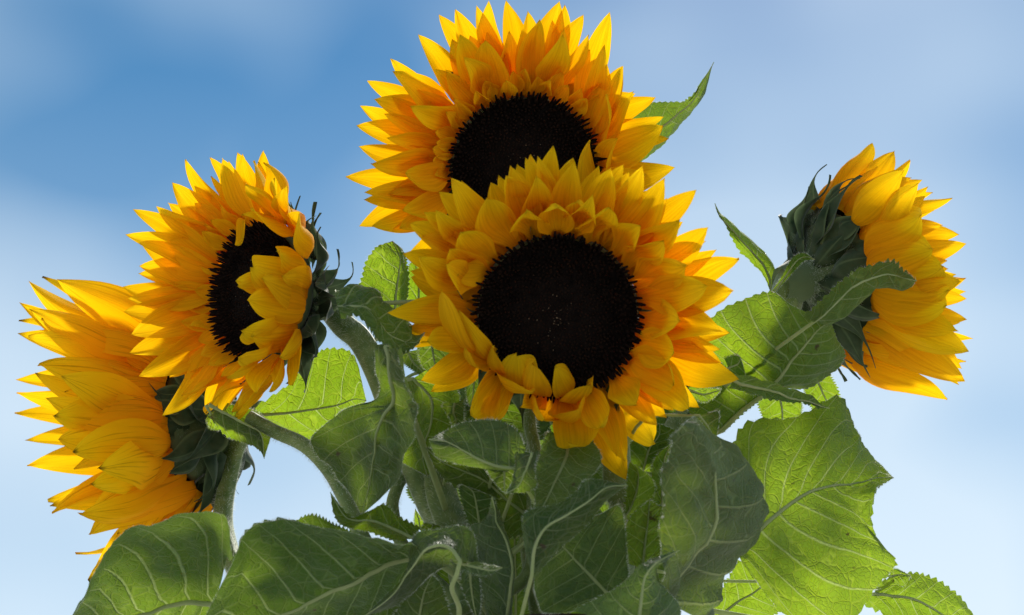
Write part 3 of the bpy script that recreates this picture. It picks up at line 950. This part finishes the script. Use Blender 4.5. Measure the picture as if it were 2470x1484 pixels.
    Vv, Ff = tube_data(mp, rad, 8)
    mo = build('midrib', Vv, Ff, M_VEIN, lf)
    # down along the margin
    Vv, Ff = [], []
    for _ in range(int(900 * min(1.5, kk / 0.08))):
        s = rnd.uniform(0.02, 0.99)
        sd2 = rnd.choice((-1, 1))
        p, nn = surf(s, sd2 * 1.0)
        p2, _ = surf(s, sd2 * 0.9)
        o = (p - p2)
        if o.length < 1e-6:
            continue
        o = o.normalized()
        tn = o.cross(nn)
        l = rnd.uniform(0.0008, 0.0019)
        t = p + o * l + (nn * rnd.uniform(-1, 1) + tn * rnd.uniform(-0.6, 0.6)) * l * 0.7
        b = len(Vv)
        Vv += [p - tn * 0.00008 - o * 0.0005, p + tn * 0.00008 - o * 0.0005, t]
        Ff.append((b, b + 1, b + 2))
    ho = build('margin_hair', Vv, Ff, M_HAIR, lf, smooth=False)
    ho['kind'] = 'stuff'
    return lf


D9 = (9, 9)
# A: dark leaf, lower left
leaf('B', (0, 2), [((1690, 1070), (1560, 1400), (1560, 1600)), ((1590, 745), (1340, 1420), (1420, 1750)), ((1090, 835), (1150, 1445), (1150, 1800)), ((800, 1010), (950, 1485), (900, 1800)),
     ((640, 1290), (800, 1530), (700, 1780)), ((525, 1490), (600, 1600), (500, 1760))], (300, 1700), 0.80, -0.06, 0.06, 0.02, under=False, shaded=True, vein_n=7, arch=0.14)
# B: broad leaf
leaf('L', D9, [((1010, 1330), (1015, 1348), (1000, 1480)), ((930, 1308), (930, 1366), (950, 1560)), ((830, 1275), (850, 1402), (880, 1590)), ((700, 1266), (760, 1447), (790, 1600)),
     ((608, 1276), (680, 1484), (700, 1600)), ((556, 1360), (590, 1520), (600, 1590))], (468, 1545), 0.745, -0.03, 0.05, 0.0, under=False, shaded=True, vein_n=7, arch=0.12, petiole=[(1180, 1480, 0.80), (1090, 1380, 0.78)])
leaf('L', D9, [((850, 1285), (850, 1300), (840, 1330)), ((800, 1262), (795, 1285), (780, 1310)), ((750, 1242), (740, 1265), (735, 1300))], (692, 1268), 0.80, under=False, shaded=True, vein_n=3)
# C: arched pale leaf on a forked stalk
leaf('L', (1, 2), [((990, 1090), (860, 1090), (770, 1125)), ((955, 890), (800, 1010), (690, 1165)), ((850, 832), (720, 980), (640, 1195)), ((700, 858), (620, 1010), (580, 1260)),
     ((560, 880), (540, 1100), (520, 1320)), ((495, 980), (450, 1220), (420, 1390)), ((480, 1170), (360, 1350), (330, 1440))], (165, 1492), 0.70, 0.02, 0.015, 0.02, under=True, shaded=True, vein_n=6,
     petiole=[(880, 1560, 0.74), (850, 1420, 0.72), (800, 1290, 0.705), (835, 1190, 0.70)])
leaf('L', (1, 2), [((880, 1075), (865, 1110), (860, 1150)), ((1000, 1100), (980, 1140), (950, 1180)), ((1100, 1125), (1080, 1160), (1050, 1200))], (1165, 1140), 0.71, 0.01, 0.0, under=True, shaded=True, vein_n=3, petiole=False)
# E: grey-green hanging leaf, narrow at its base
leaf('L', D9, [((905, 830), (930, 838), (962, 848)), ((925, 905), (945, 912), (975, 905)), ((915, 965), (950, 965), (1000, 962)), ((820, 995), (928, 1000), (1004, 985)), ((755, 1062), (907, 1055), (987, 1060)),
     ((785, 1120), (902, 1110), (969, 1110)), ((830, 1172), (895, 1160), (951, 1165))], (872, 1243), 0.755, 0.03, -0.03, 0.06, under=False, shaded=True, vein_n=6, arch=0.12, amp=0.6)
# G: curled leaf
leaf('L', (1, 1), [((-40, 680), (-30, 745), (-5, 805)), ((70, 625), (85, 735), (110, 800)), ((185, 622), (195, 760), (205, 900)), ((245, 700), (262, 840), (245, 965)), ((330, 800), (340, 925), (310, 1040)),
     ((440, 880), (440, 980), (420, 1072)), ((530, 955), (535, 1000), (520, 1042))], (605, 922), 0.79, 0.035, -0.005, 0.0, under=False, shaded=True, vein_n=5, arch=0.25)
# H: bright leaf behind, and its darker neighbour
leaf('T', (1, 1), [((260, 900), (380, 960), (480, 900)), ((200, 680), (388, 770), (470, 700)), ((142, 590), (403, 600), (487, 590)), ((170, 445), (418, 470), (482, 450)), ((245, 315), (420, 360), (460, 350))],
     (370, 260), 0.93, -0.01, 0.01, under=True, vein_n=5)
leaf('T', (1, 1), [((470, 700), (560, 720), (740, 660)), ((480, 560), (560, 560), (700, 600)), ((490, 440), (540, 450), (600, 480))], (545, 385), 0.95, under=False, vein_n=4)
# I: bright leaf under the left bloom
leaf('L', D9, [((615, 985), (622, 1000), (640, 1022)), ((700, 925), (700, 995), (700, 1052)), ((745, 868), (770, 985), (785, 1057)), ((792, 842), (822, 975), (825, 1015)), ((853, 860), (856, 963), (860, 990))], (884, 967), 0.98, 0.0, 0.01, under=True, vein_n=5)
# J: small drooping leaf on a long stalk
leaf('B', (0, 2), [((1500, 20), (1570, -10), (1640, -40)), ((1640, 185), (1700, 60), (1790, -10)), ((1780, 235), (1800, 115), (1885, 30)), ((1870, 275), (1890, 180), (1962, 150))], (1912, 352), 0.90, 0.01, 0.03, under=False, vein_n=4, arch=0.3, petiole=False)
leaf('B', (0, 2), [((1490, 60), (1520, 20), (1560, 0)), ((1520, 130), (1560, 90), (1610, 60))], (1590, 150), 0.92, under=True, vein_n=2, arch=0.3, petiole=False)
# K: bright leaf in the middle
leaf('F', (1, 2), [((460, -200), (520, -230), (620, -290)), ((540, -20), (650, -80), (830, -150)), ((500, 150), (650, 80), (860, 20)), ((445, 280), (610, 220), (830, 150)), ((440, 370), (590, 350), (760, 350))], (625, 480), 0.87, 0.01, 0.0, under=True, vein_n=5)
# N: pale underside with a hooked tip
leaf('F', (1, 2), [((1335, 290), (1250, 420), (1190, 442)), ((1270, 140), (1120, 405), (1085, 432)), ((1100, 68), (1000, 360), (950, 408)), ((885, 92), (880, 290), (810, 380)), ((750, 155), (780, 235), (690, 335))], (633, 213), 0.745, 0.02, 0.01, under=True, shaded=True, vein_n=6, amp=0.5)
# O: dark leaf under N
leaf('F', (1, 2), [((1330, 900), (1340, 760), (1340, 420)), ((1180, 900), (1200, 650), (1200, 420)), ((1120, 640), (1050, 520), (1050, 400)), ((940, 600), (900, 450), (900, 360)), ((720, 480), (720, 370), (740, 300))], (608, 268), 0.81, under=False, shaded=True, vein_n=5)
# P: leaf above the rim with a broken edge
leaf('T', (1, 2), [((1060, 1530), (1195, 1530), (1230, 1530)), ((1030, 1350), (1225, 1280), (1250, 1280)), ((1000, 1200), (1238, 1130), (1255, 1130)), ((985, 1020), (1190, 950), (1215, 940)), ((930, 850), (1120, 810), (1180, 860)), ((1040, 790), (1120, 740), (1160, 770))], (1090, 630), 0.76, 0.015, 0.01, under=True, shaded=True, vein_n=5, amp=0.6)
leaf('T', (1, 2), [((930, 850), (1000, 830), (1080, 790)), ((880, 700), (980, 700), (1110, 720)), ((850, 560), (950, 590), (1090, 630))], (880, 540), 0.80, under=False, shaded=True, vein_n=4)
leaf('T', (1, 2), [((1000, 1090), (1080, 1110), (1160, 1140)), ((985, 1000), (1060, 1040), (1160, 1100))], (1010, 900), 0.775, under=False, shaded=True, vein_n=3)
# Q: small folded leaf
leaf('F', (1, 2), [((1430, 290), (1380, 315), (1258, 318)), ((1402, 450), (1330, 440), (1255, 420)), ((1398, 570), (1290, 540), (1212, 565))], (1188, 608), 0.735, 0.0, 0.01, under=True, shaded=True, vein_n=4, amp=0.5)
leaf('F', (1, 2), [((1260, 400), (1180, 420), (1045, 425)), ((1250, 480), (1180, 490), (1080, 480)), ((1215, 560), (1180, 560), (1120, 540))], (1185, 604), 0.755, under=False, shaded=True, vein_n=4, amp=0.5)
# R: leaf pointing straight down
leaf('F', (1, 2), [((1490, 150), (1650, 180), (1800, 200)), ((1440, 300), (1630, 330), (1880, 345)), ((1405, 450), (1578, 450), (1835, 450)), ((1400, 560), (1522, 570), (1700, 600)), ((1402, 690), (1462, 690), (1545, 700))], (1388, 835), 0.80, 0.0, 0.0, -0.08, under=True, shaded=True, vein_n=6, amp=0.4, arch=0.12, petiole=[(1740, 40, 0.85)])
# S: dark pointed leaf and T: its neighbour with thick ribs
leaf('F', (1, 2), [((1365, 1160), (1378, 1200), (1398, 1225)), ((1322, 960), (1400, 1000), (1480, 1110)), ((1330, 740), (1480, 850), (1605, 985)), ((1560, 685), (1630, 760), (1775, 830)), ((1700, 590), (1790, 660), (1905, 670)), ((1790, 498), (1920, 560), (2000, 590))], (2072, 545), 0.70, 0.01, 0.01, under=False, shaded=True, vein_n=6, amp=0.4)
leaf('F', (1, 2), [((2050, 1330), (1950, 1360), (1870, 1400)), ((2072, 1150), (1840, 1240), (1650, 1460)), ((2062, 900), (1750, 1150), (1468, 1460)), ((2010, 690), (1660, 1050), (1408, 1350)), ((1850, 760), (1590, 980), (1390, 1225))], (1460, 860), 0.755, 0.01, -0.02, under=True, shaded=True, vein_n=5, amp=0.4, petiole=[(2010, 1560, 0.79), (1980, 1430, 0.77)])
# U: leaf on the rim with a beak
leaf('F', (1, 2), [((1680, 1452), (2150, 1580), (2460, 1530)), ((1830, 1370), (2165, 1420), (2445, 1410)), ((1970, 1300), (2175, 1330), (2352, 1300)), ((2080, 1210), (2195, 1220), (2290, 1210)), ((2170, 1115), (2235, 1140), (2295, 1120)), ((2290, 1060), (2320, 1080), (2350, 1085))], (2445, 1015), 0.69, 0.01, 0.015, under=True, shaded=True, vein_n=5, amp=0.4)
# V: tall dark leaf on the right
leaf('R', (2, 2), [((-175, 1400), (-100, 1400), (150, 1530)), ((-160, 1080), (0, 1140), (250, 1330)), ((-155, 800), (140, 960), (430, 1060)), ((-150, 560), (240, 760), (612, 750)), ((-120, 350), (270, 560), (508, 600)), ((-60, 210), (235, 400), (372, 378)), ((20, 100), (160, 220), (245, 230))],
     (90, 42), 0.735, -0.03, 0.09, -0.03, under=True, shaded=True, vein_n=6, teeth=10, amp=1.5, arch=0.12, petiole=[(-160, 1600, 0.77)])
leaf('R', (2, 2), [((60, 60), (120, 40), (180, 20)), ((140, 170), (190, 130), (265, 20))], (240, 235), 0.79, under=False, shaded=True, vein_n=2)
# W: big bright leaf on the right
leaf('R', (2, 2), [((560, 740), (435, 1005), (420, 1095)), ((372, 400), (560, 862), (760, 1484)), ((452, 102), (700, 740), (1150, 1560)), ((800, 62), (820, 650), (1425, 1250)), ((1135, -95), (950, 582), (1545, 1090)), ((1240, 160), (1120, 540), (1388, 920)), ((1290, 270), (1262, 512), (1362, 700)), ((1420, 395), (1400, 494), (1442, 542))],
     (1528, 490), 0.83, 0.03, -0.01, 0.03, under=True, vein_n=8, teeth=13, amp=1.5, arch=0.10, rump=1.3, petiole=[(150, 1350, 0.80), (320, 1110, 0.82)])
# X: pale leaf beside the front bloom, with its twisted tip
leaf('R', (2, 1), [((430, 1260), (600, 1360), (700, 1330)), ((200, 1050), (730, 1210), (900, 1330)), ((200, 835), (800, 1110), (1095, 1215)), ((420, 690), (880, 1020), (1175, 1090)), ((640, 628), (950, 940), (1110, 960)), ((800, 725), (1000, 890), (1082, 872))],
     (1045, 857), 0.885, 0.01, 0.02, -0.01, under=True, vein_n=7, teeth=11, arch=0.12, rump=1.3, petiole=[(60, 1700, 0.90), (270, 1640, 0.90), (430, 1490, 0.89)])
leaf('R', (2, 1), [((870, 812), (960, 842), (1070, 850)), ((1000, 690), (1085, 735), (1195, 770)), ((1150, 555), (1230, 600), (1335, 640)), ((1300, 455), (1335, 530), (1400, 592)), ((1500, 398), (1480, 500), (1520, 602)), ((1600, 465), (1600, 530), (1640, 595))],
     (1694, 548), 0.86, 0.0, 0.02, under=True, vein_n=4, arch=0.25)
# Y: leaf seen edge on
leaf('R', (2, 1), [((375, 1232), (360, 1280), (335, 1328)), ((560, 1285), (550, 1330), (540, 1378)), ((760, 1350), (760, 1390), (740, 1425)), ((900, 1402), (910, 1425), (910, 1447))], (1062, 1472), 0.845, 0.04, 0.0, under=True, vein_n=4, arch=0.1, amp=0.5)
# Z: lower blade of the pale leaf
leaf('R', (2, 2), [((80, 60), (265, 155), (285, 168)), ((20, -60), (400, 20), (425, 35)), ((140, -180), (520, -75), (545, -60)), ((420, -230), (620, -150), (660, -140))], (650, -180), 0.91, under=True, vein_n=5)
leaf('R', (2, 1), [((30, 1290), (50, 1340), (60, 1390)), ((150, 1320), (150, 1370), (150, 1425)), ((240, 1330), (235, 1350), (220, 1400))], (285, 1335), 0.87, under=True, vein_n=3)
leaf('R', (2, 1), [((300, 1110), (330, 1180), (380, 1240)), ((380, 1085), (400, 1150), (450, 1235))], (420, 1100), 0.875, under=False, vein_n=2)
leaf('R', (2, 2), [((540, -90), (690, -140), (860, -60)), ((560, 0), (720, 0), (862, 0)), ((600, 85), (720, 85), (845, 70)), ((680, 200), (740, 210), (800, 200))], (740, 320), 1.0, under=True, vein_n=4)
leaf('R', (2, 1), [((880, 1330), (980, 1280), (1060, 1222)), ((900, 1400), (1010, 1350), (1118, 1330)), ((960, 1500), (1060, 1460), (1160, 1490))], (1120, 1620), 1.01, under=True, vein_n=3)
# AD: leaf at the lower right with a turned-up flap
leaf('R', (2, 2), [((1385, 1275), (1390, 1325), (1290, 1390)), ((1520, 1205), (1520, 1345), (1480, 1490)), ((1660, 1180), (1660, 1365), (1600, 1600)), ((1800, 1212), (1800, 1430), (1800, 1650)), ((1940, 1300), (1930, 1510), (1900, 1680)), ((2065, 1430), (2050, 1590), (2020, 1700))], (2200, 1720), 0.90, 0.01, 0.0, under=True, vein_n=6, amp=1.3, petiole=[(1000, 1560, 0.86), (1200, 1370, 0.89)])
leaf('R', (2, 2), [((1485, 1180), (1510, 1200), (1540, 1255)), ((1540, 1148), (1570, 1190), (1600, 1272))], (1652, 1200), 0.885, under=True, vein_n=2, arch=0.3)
leaf('R', (2, 2), [((165, 1490), (220, 1530), (330, 1580)), ((260, 1330), (380, 1400), (480, 1530)), ((340, 1210), (500, 1330), (640, 1495)), ((410, 1092), (580, 1270), (722, 1435)), ((540, 1102), (640, 1250), (738, 1380))], (692, 1285), 0.93, 0.0, 0.0, under=True, vein_n=5)
# AF: leaf behind the top bloom
leaf('T', D9, [((1500, 310), (1505, 350), (1515, 410)), ((1560, 252), (1590, 310), (1590, 358)), ((1622, 244), (1642, 270), (1638, 307)), ((1672, 227), (1682, 230), (1684, 246))], (1722, 150), 0.99, 0.0, 0.02, under=True, shaded=True, vein_n=5, amp=0.4)
# AG, AH: narrow leaves by the right calyx
leaf('R', (2, 1), [((618, 600), (640, 625), (660, 612)), ((565, 500), (620, 520), (680, 520)), ((480, 400), (560, 400), (652, 422)), ((390, 290), (450, 280), (522, 275)), ((310, 160), (340, 160), (380, 160)), ((255, 70), (265, 70), (282, 80))], (233, -12), 1.0, 0.0, 0.02, under=True, vein_n=5, amp=0.3, petiole=[(700, 800, 1.02), (650, 700, 1.005)])
leaf('R', (2, 1), [((640, 632), (650, 640), (660, 642)), ((715, 520), (735, 530), (752, 540)), ((798, 380), (820, 410), (842, 440)), ((880, 348), (890, 375), (890, 402))], (957, 395), 0.94, under=False, vein_n=3, amp=0.2)
# AI: scorched leaf, lower left of the middle
leaf('T', (1, 2), [((570, 850), (530, 940), (440, 950)), ((430, 788), (380, 860), (330, 925)), ((310, 692), (230, 800), (190, 880)), ((180, 738), (110, 800), (50, 850)), ((60, 765), (20, 760), (-40, 790))], (-80, 595), 0.79, 0.0, 0.01, under=False, vein_n=5)
# AL, AM: slips beside the thick stem
leaf('T', (1, 2), [((665, 825), (690, 825), (720, 800)), ((560, 700), (620, 680), (660, 680)), ((478, 590), (560, 570), (620, 560))], (525, 462), 0.93, under=True, vein_n=3)
leaf('T', (1, 2), [((530, 860), (570, 860), (610, 850)), ((528, 790), (560, 790), (595, 805))], (535, 715), 0.95, under=True, vein_n=2)
leaf('T', (1, 2), [((565, 865), (640, 880), (720, 870)), ((600, 820), (660, 830), (720, 840))], (600, 815), 0.86, under=False, vein_n=2)
# AN, AO, AP: leaves between the front stem and the tall dark leaf
leaf('F', (1, 2), [((2050, 790), (2065, 770), (2090, 790)), ((2060, 600), (2130, 620), (2255, 620)), ((2072, 440), (2150, 460), (2242, 490))], (2088, 372), 0.83, 0.0, -0.01, under=True, vein_n=3)
leaf('F', (1, 2), [((2080, 1110), (2180, 1150), (2285, 1100)), ((2060, 950), (2200, 950), (2348, 900)), ((2070, 800), (2220, 800), (2362, 752))], (2232, 645), 0.80, under=True, vein_n=4)
leaf('R', (1, 2), [((2080, 400), (2180, 450), (2260, 480)), ((2080, 260), (2230, 280), (2360, 290)), ((2180, 170), (2300, 180), (2450, 175))], (2300, 95), 0.92, under=False, vein_n=4)
leaf('R', (1, 2), [((2250, 700), (2320, 720), (2400, 700)), ((2240, 480), (2330, 500), (2420, 450)), ((2280, 330), (2350, 320), (2440, 290))], (2450, 200), 0.86, under=False, vein_n=4)
# leaves in the shade below the front bloom
leaf('F', (1, 1), [((420, 1080), (480, 1060), (600, 1040)), ((460, 1150), (520, 1140), (620, 1130)), ((540, 1210), (580, 1200), (640, 1200))], (600, 1260), 0.90, under=True, shaded=True, vein_n=4)
leaf('F', (1, 1), [((560, 1010), (650, 990), (790, 1060)), ((565, 1120), (670, 1110), (785, 1130)), ((610, 1190), (690, 1190), (780, 1200))], (720, 1215), 0.87, under=True, shaded=True, vein_n=4)
leaf('F', (1, 1), [((890, 1170), (960, 1190), (1050, 1260)), ((900, 1300), (960, 1290), (1030, 1320)), ((910, 1400), (950, 1390), (990, 1390))], (930, 1460), 0.86, under=True, shaded=True, vein_n=4)
leaf('F', (1, 1), [((760, 1420), (820, 1440), (890, 1400)), ((730, 1460), (810, 1500), (890, 1500)), ((780, 1540), (830, 1560), (880, 1560))], (815, 1630), 0.83, under=True, shaded=True, vein_n=3)
leaf('F', (1, 1), [((560, 1230), (700, 1230), (900, 1200)), ((600, 1330), (720, 1330), (900, 1330)), ((680, 1420), (760, 1420), (900, 1440))], (800, 1500), 0.93, under=True, shaded=True, vein_n=4)
leaf('F', (1, 1), [((880, 1500), (1000, 1470), (1350, 1430)), ((900, 1560), (1100, 1560), (1380, 1560)), ((1000, 1640), (1150, 1650), (1360, 1660))], (1330, 1800), 0.88, under=False, shaded=True, vein_n=4)
# lower leaves above the rim
leaf('L', (1, 2), [((860, 1150), (930, 1170), (1000, 1210)), ((870, 1280), (940, 1290), (1010, 1310)), ((920, 1400), (960, 1420), (1010, 1420))], (990, 1540), 0.76, under=True, shaded=True, vein_n=4)
leaf('L', (1, 2), [((360, 1500), (560, 1520), (800, 1520)), ((480, 1350), (590, 1360), (760, 1380)), ((560, 1270), (620, 1270), (720, 1260))], (660, 1190), 0.78, under=True, shaded=True, vein_n=4)
leaf('T', (1, 2), [((700, 1560), (900, 1560), (1060, 1560)), ((700, 1350), (880, 1350), (1060, 1350)), ((680, 1180), (880, 1180), (1060, 1200))], (880, 1000), 0.86, under=False, shaded=True, vein_n=4)  # from here: filler leaves, added at the back to block light
leaf('T', (1, 2), [((1080, 1560), (1260, 1560), (1400, 1560)), ((1100, 1200), (1260, 1200), (1420, 1200)), ((1050, 800), (1250, 800), (1420, 800))], (1250, 420), 0.90, under=False, shaded=True, vein_n=5)
leaf('F', (1, 2), [((1350, 1540), (1650, 1540), (1960, 1540)), ((1350, 1300), (1650, 1250), (1980, 1250)), ((1380, 900), (1650, 900), (1980, 900))], (1680, 500), 0.93, under=False, shaded=True, vein_n=5)
leaf('F', (1, 2), [((1950, 1540), (2200, 1540), (2420, 1540)), ((1980, 1250), (2200, 1250), (2420, 1250)), ((2000, 800), (2200, 800), (2420, 800))], (2230, 380), 0.94, under=False, shaded=True, vein_n=5)
leaf('T', (1, 2), [((650, 900), (850, 900), (1100, 900)), ((760, 700), (900, 700), (1150, 700)), ((850, 450), (1000, 450), (1250, 450))], (1100, 150), 0.96, under=False, shaded=True, vein_n=5)
leaf('R', (1, 1), [((900, 1700), (1150, 1700), (1500, 1700)), ((800, 1450), (1150, 1450), (1500, 1450)), ((850, 1250), (1100, 1250), (1400, 1250))], (1050, 1050), 0.97, under=False, shaded=True, vein_n=5)


# added leaves, hidden behind the bunch, to shade the leaves in front
for (x, y, d_, r_, sp) in [(1150, 1010, 0.97, 130, 10), (1330, 1050, 1.0, 150, -15), (1500, 1060, 0.99, 130, 20), (1620, 1150, 0.98, 110, -25), (1250, 1180, 0.98, 140, 0), (1430, 1200, 1.0, 150, 15), (1120, 1200, 1.0, 70, -5), (1350, 900, 1.0, 130, 5), (1560, 1290, 0.96, 130, -10), (1725, 885, 0.955, 95, 10), (1630, 945, 0.94, 110, -20), (1540, 930, 0.95, 110, 15), (1085, 800, 0.96, 85, 0), (1180, 900, 0.95, 110, 25), (1440, 960, 0.96, 120, -5)]:
    c_, s_ = math.cos(R(sp)), math.sin(R(sp))
    rot = lambda px, py: (x + px * c_ - py * s_, y + px * s_ + py * c_)
    leaf('FTFRTFTFR'[int(x + y) % 9], D9, [(rot(-0.5 * r_, r_), rot(0, 0.9 * r_), rot(0.5 * r_, r_)), (rot(-0.9 * r_, 0.5 * r_), rot(0, 0.4 * r_), rot(0.9 * r_, 0.5 * r_)), (rot(-0.75 * r_, -0.2 * r_), rot(0, -0.2 * r_), rot(0.75 * r_, -0.2 * r_))], rot(0, -r_), d_, 0.02, 0.02, 0.03, under=True, shaded=True, vein_n=5)


# ------------------------------------------------------------------ separate stalks
def stalk(fl, pts, r0, r1, hairs=900):
    f = FLOWERS[fl]
    sp = catmull([P(*p) for p in pts], 30)
    rad = [r0 + (r1 - r0) * i / 30 for i in range(31)]
    V, F = tube_data(sp, rad, 12, ribs=0.04)
    st = build('petiole', V, F, M_STEM, f.o)
    V, F = [], []
    hair_data(sp, rad, hairs, 0.0024, V, F, f.rnd)
    ho = build('petiole_hair', V, F, M_HAIR, st, smooth=False)
    ho['kind'] = 'stuff'


stalk('B', [(600, 1005, 0.915), (660, 1040, 0.91), (735, 1075, 0.90), (795, 1135, 0.885), (840, 1215, 0.865), (900, 1340, 0.85), (1050, 1480, 0.82)], 0.0046, 0.0056, 2600)
stalk('T', [(1010, 1130, 0.93), (975, 1150, 0.92), (955, 1185, 0.91), (948, 1235, 0.90), (980, 1330, 0.88), (1120, 1470, 0.84)], 0.0040, 0.0045)
stalk('F', [(1050, 1490, 0.815), (1262, 1400, 0.83), (1268, 1250, 0.84), (1200, 1130, 0.86)], 0.0045, 0.003)
stalk('F', [(1300, 1500, 0.84), (1272, 1330, 0.87), (1266, 1180, 0.90)], 0.005, 0.004)
stalk('F', [(1280, 950, 0.84), (1278, 1020, 0.845), (1290, 1080, 0.85), (1310, 1160, 0.87)], 0.004, 0.004)

for o in list(bpy.data.objects):
    if '_o' in o:
        del o['_o']
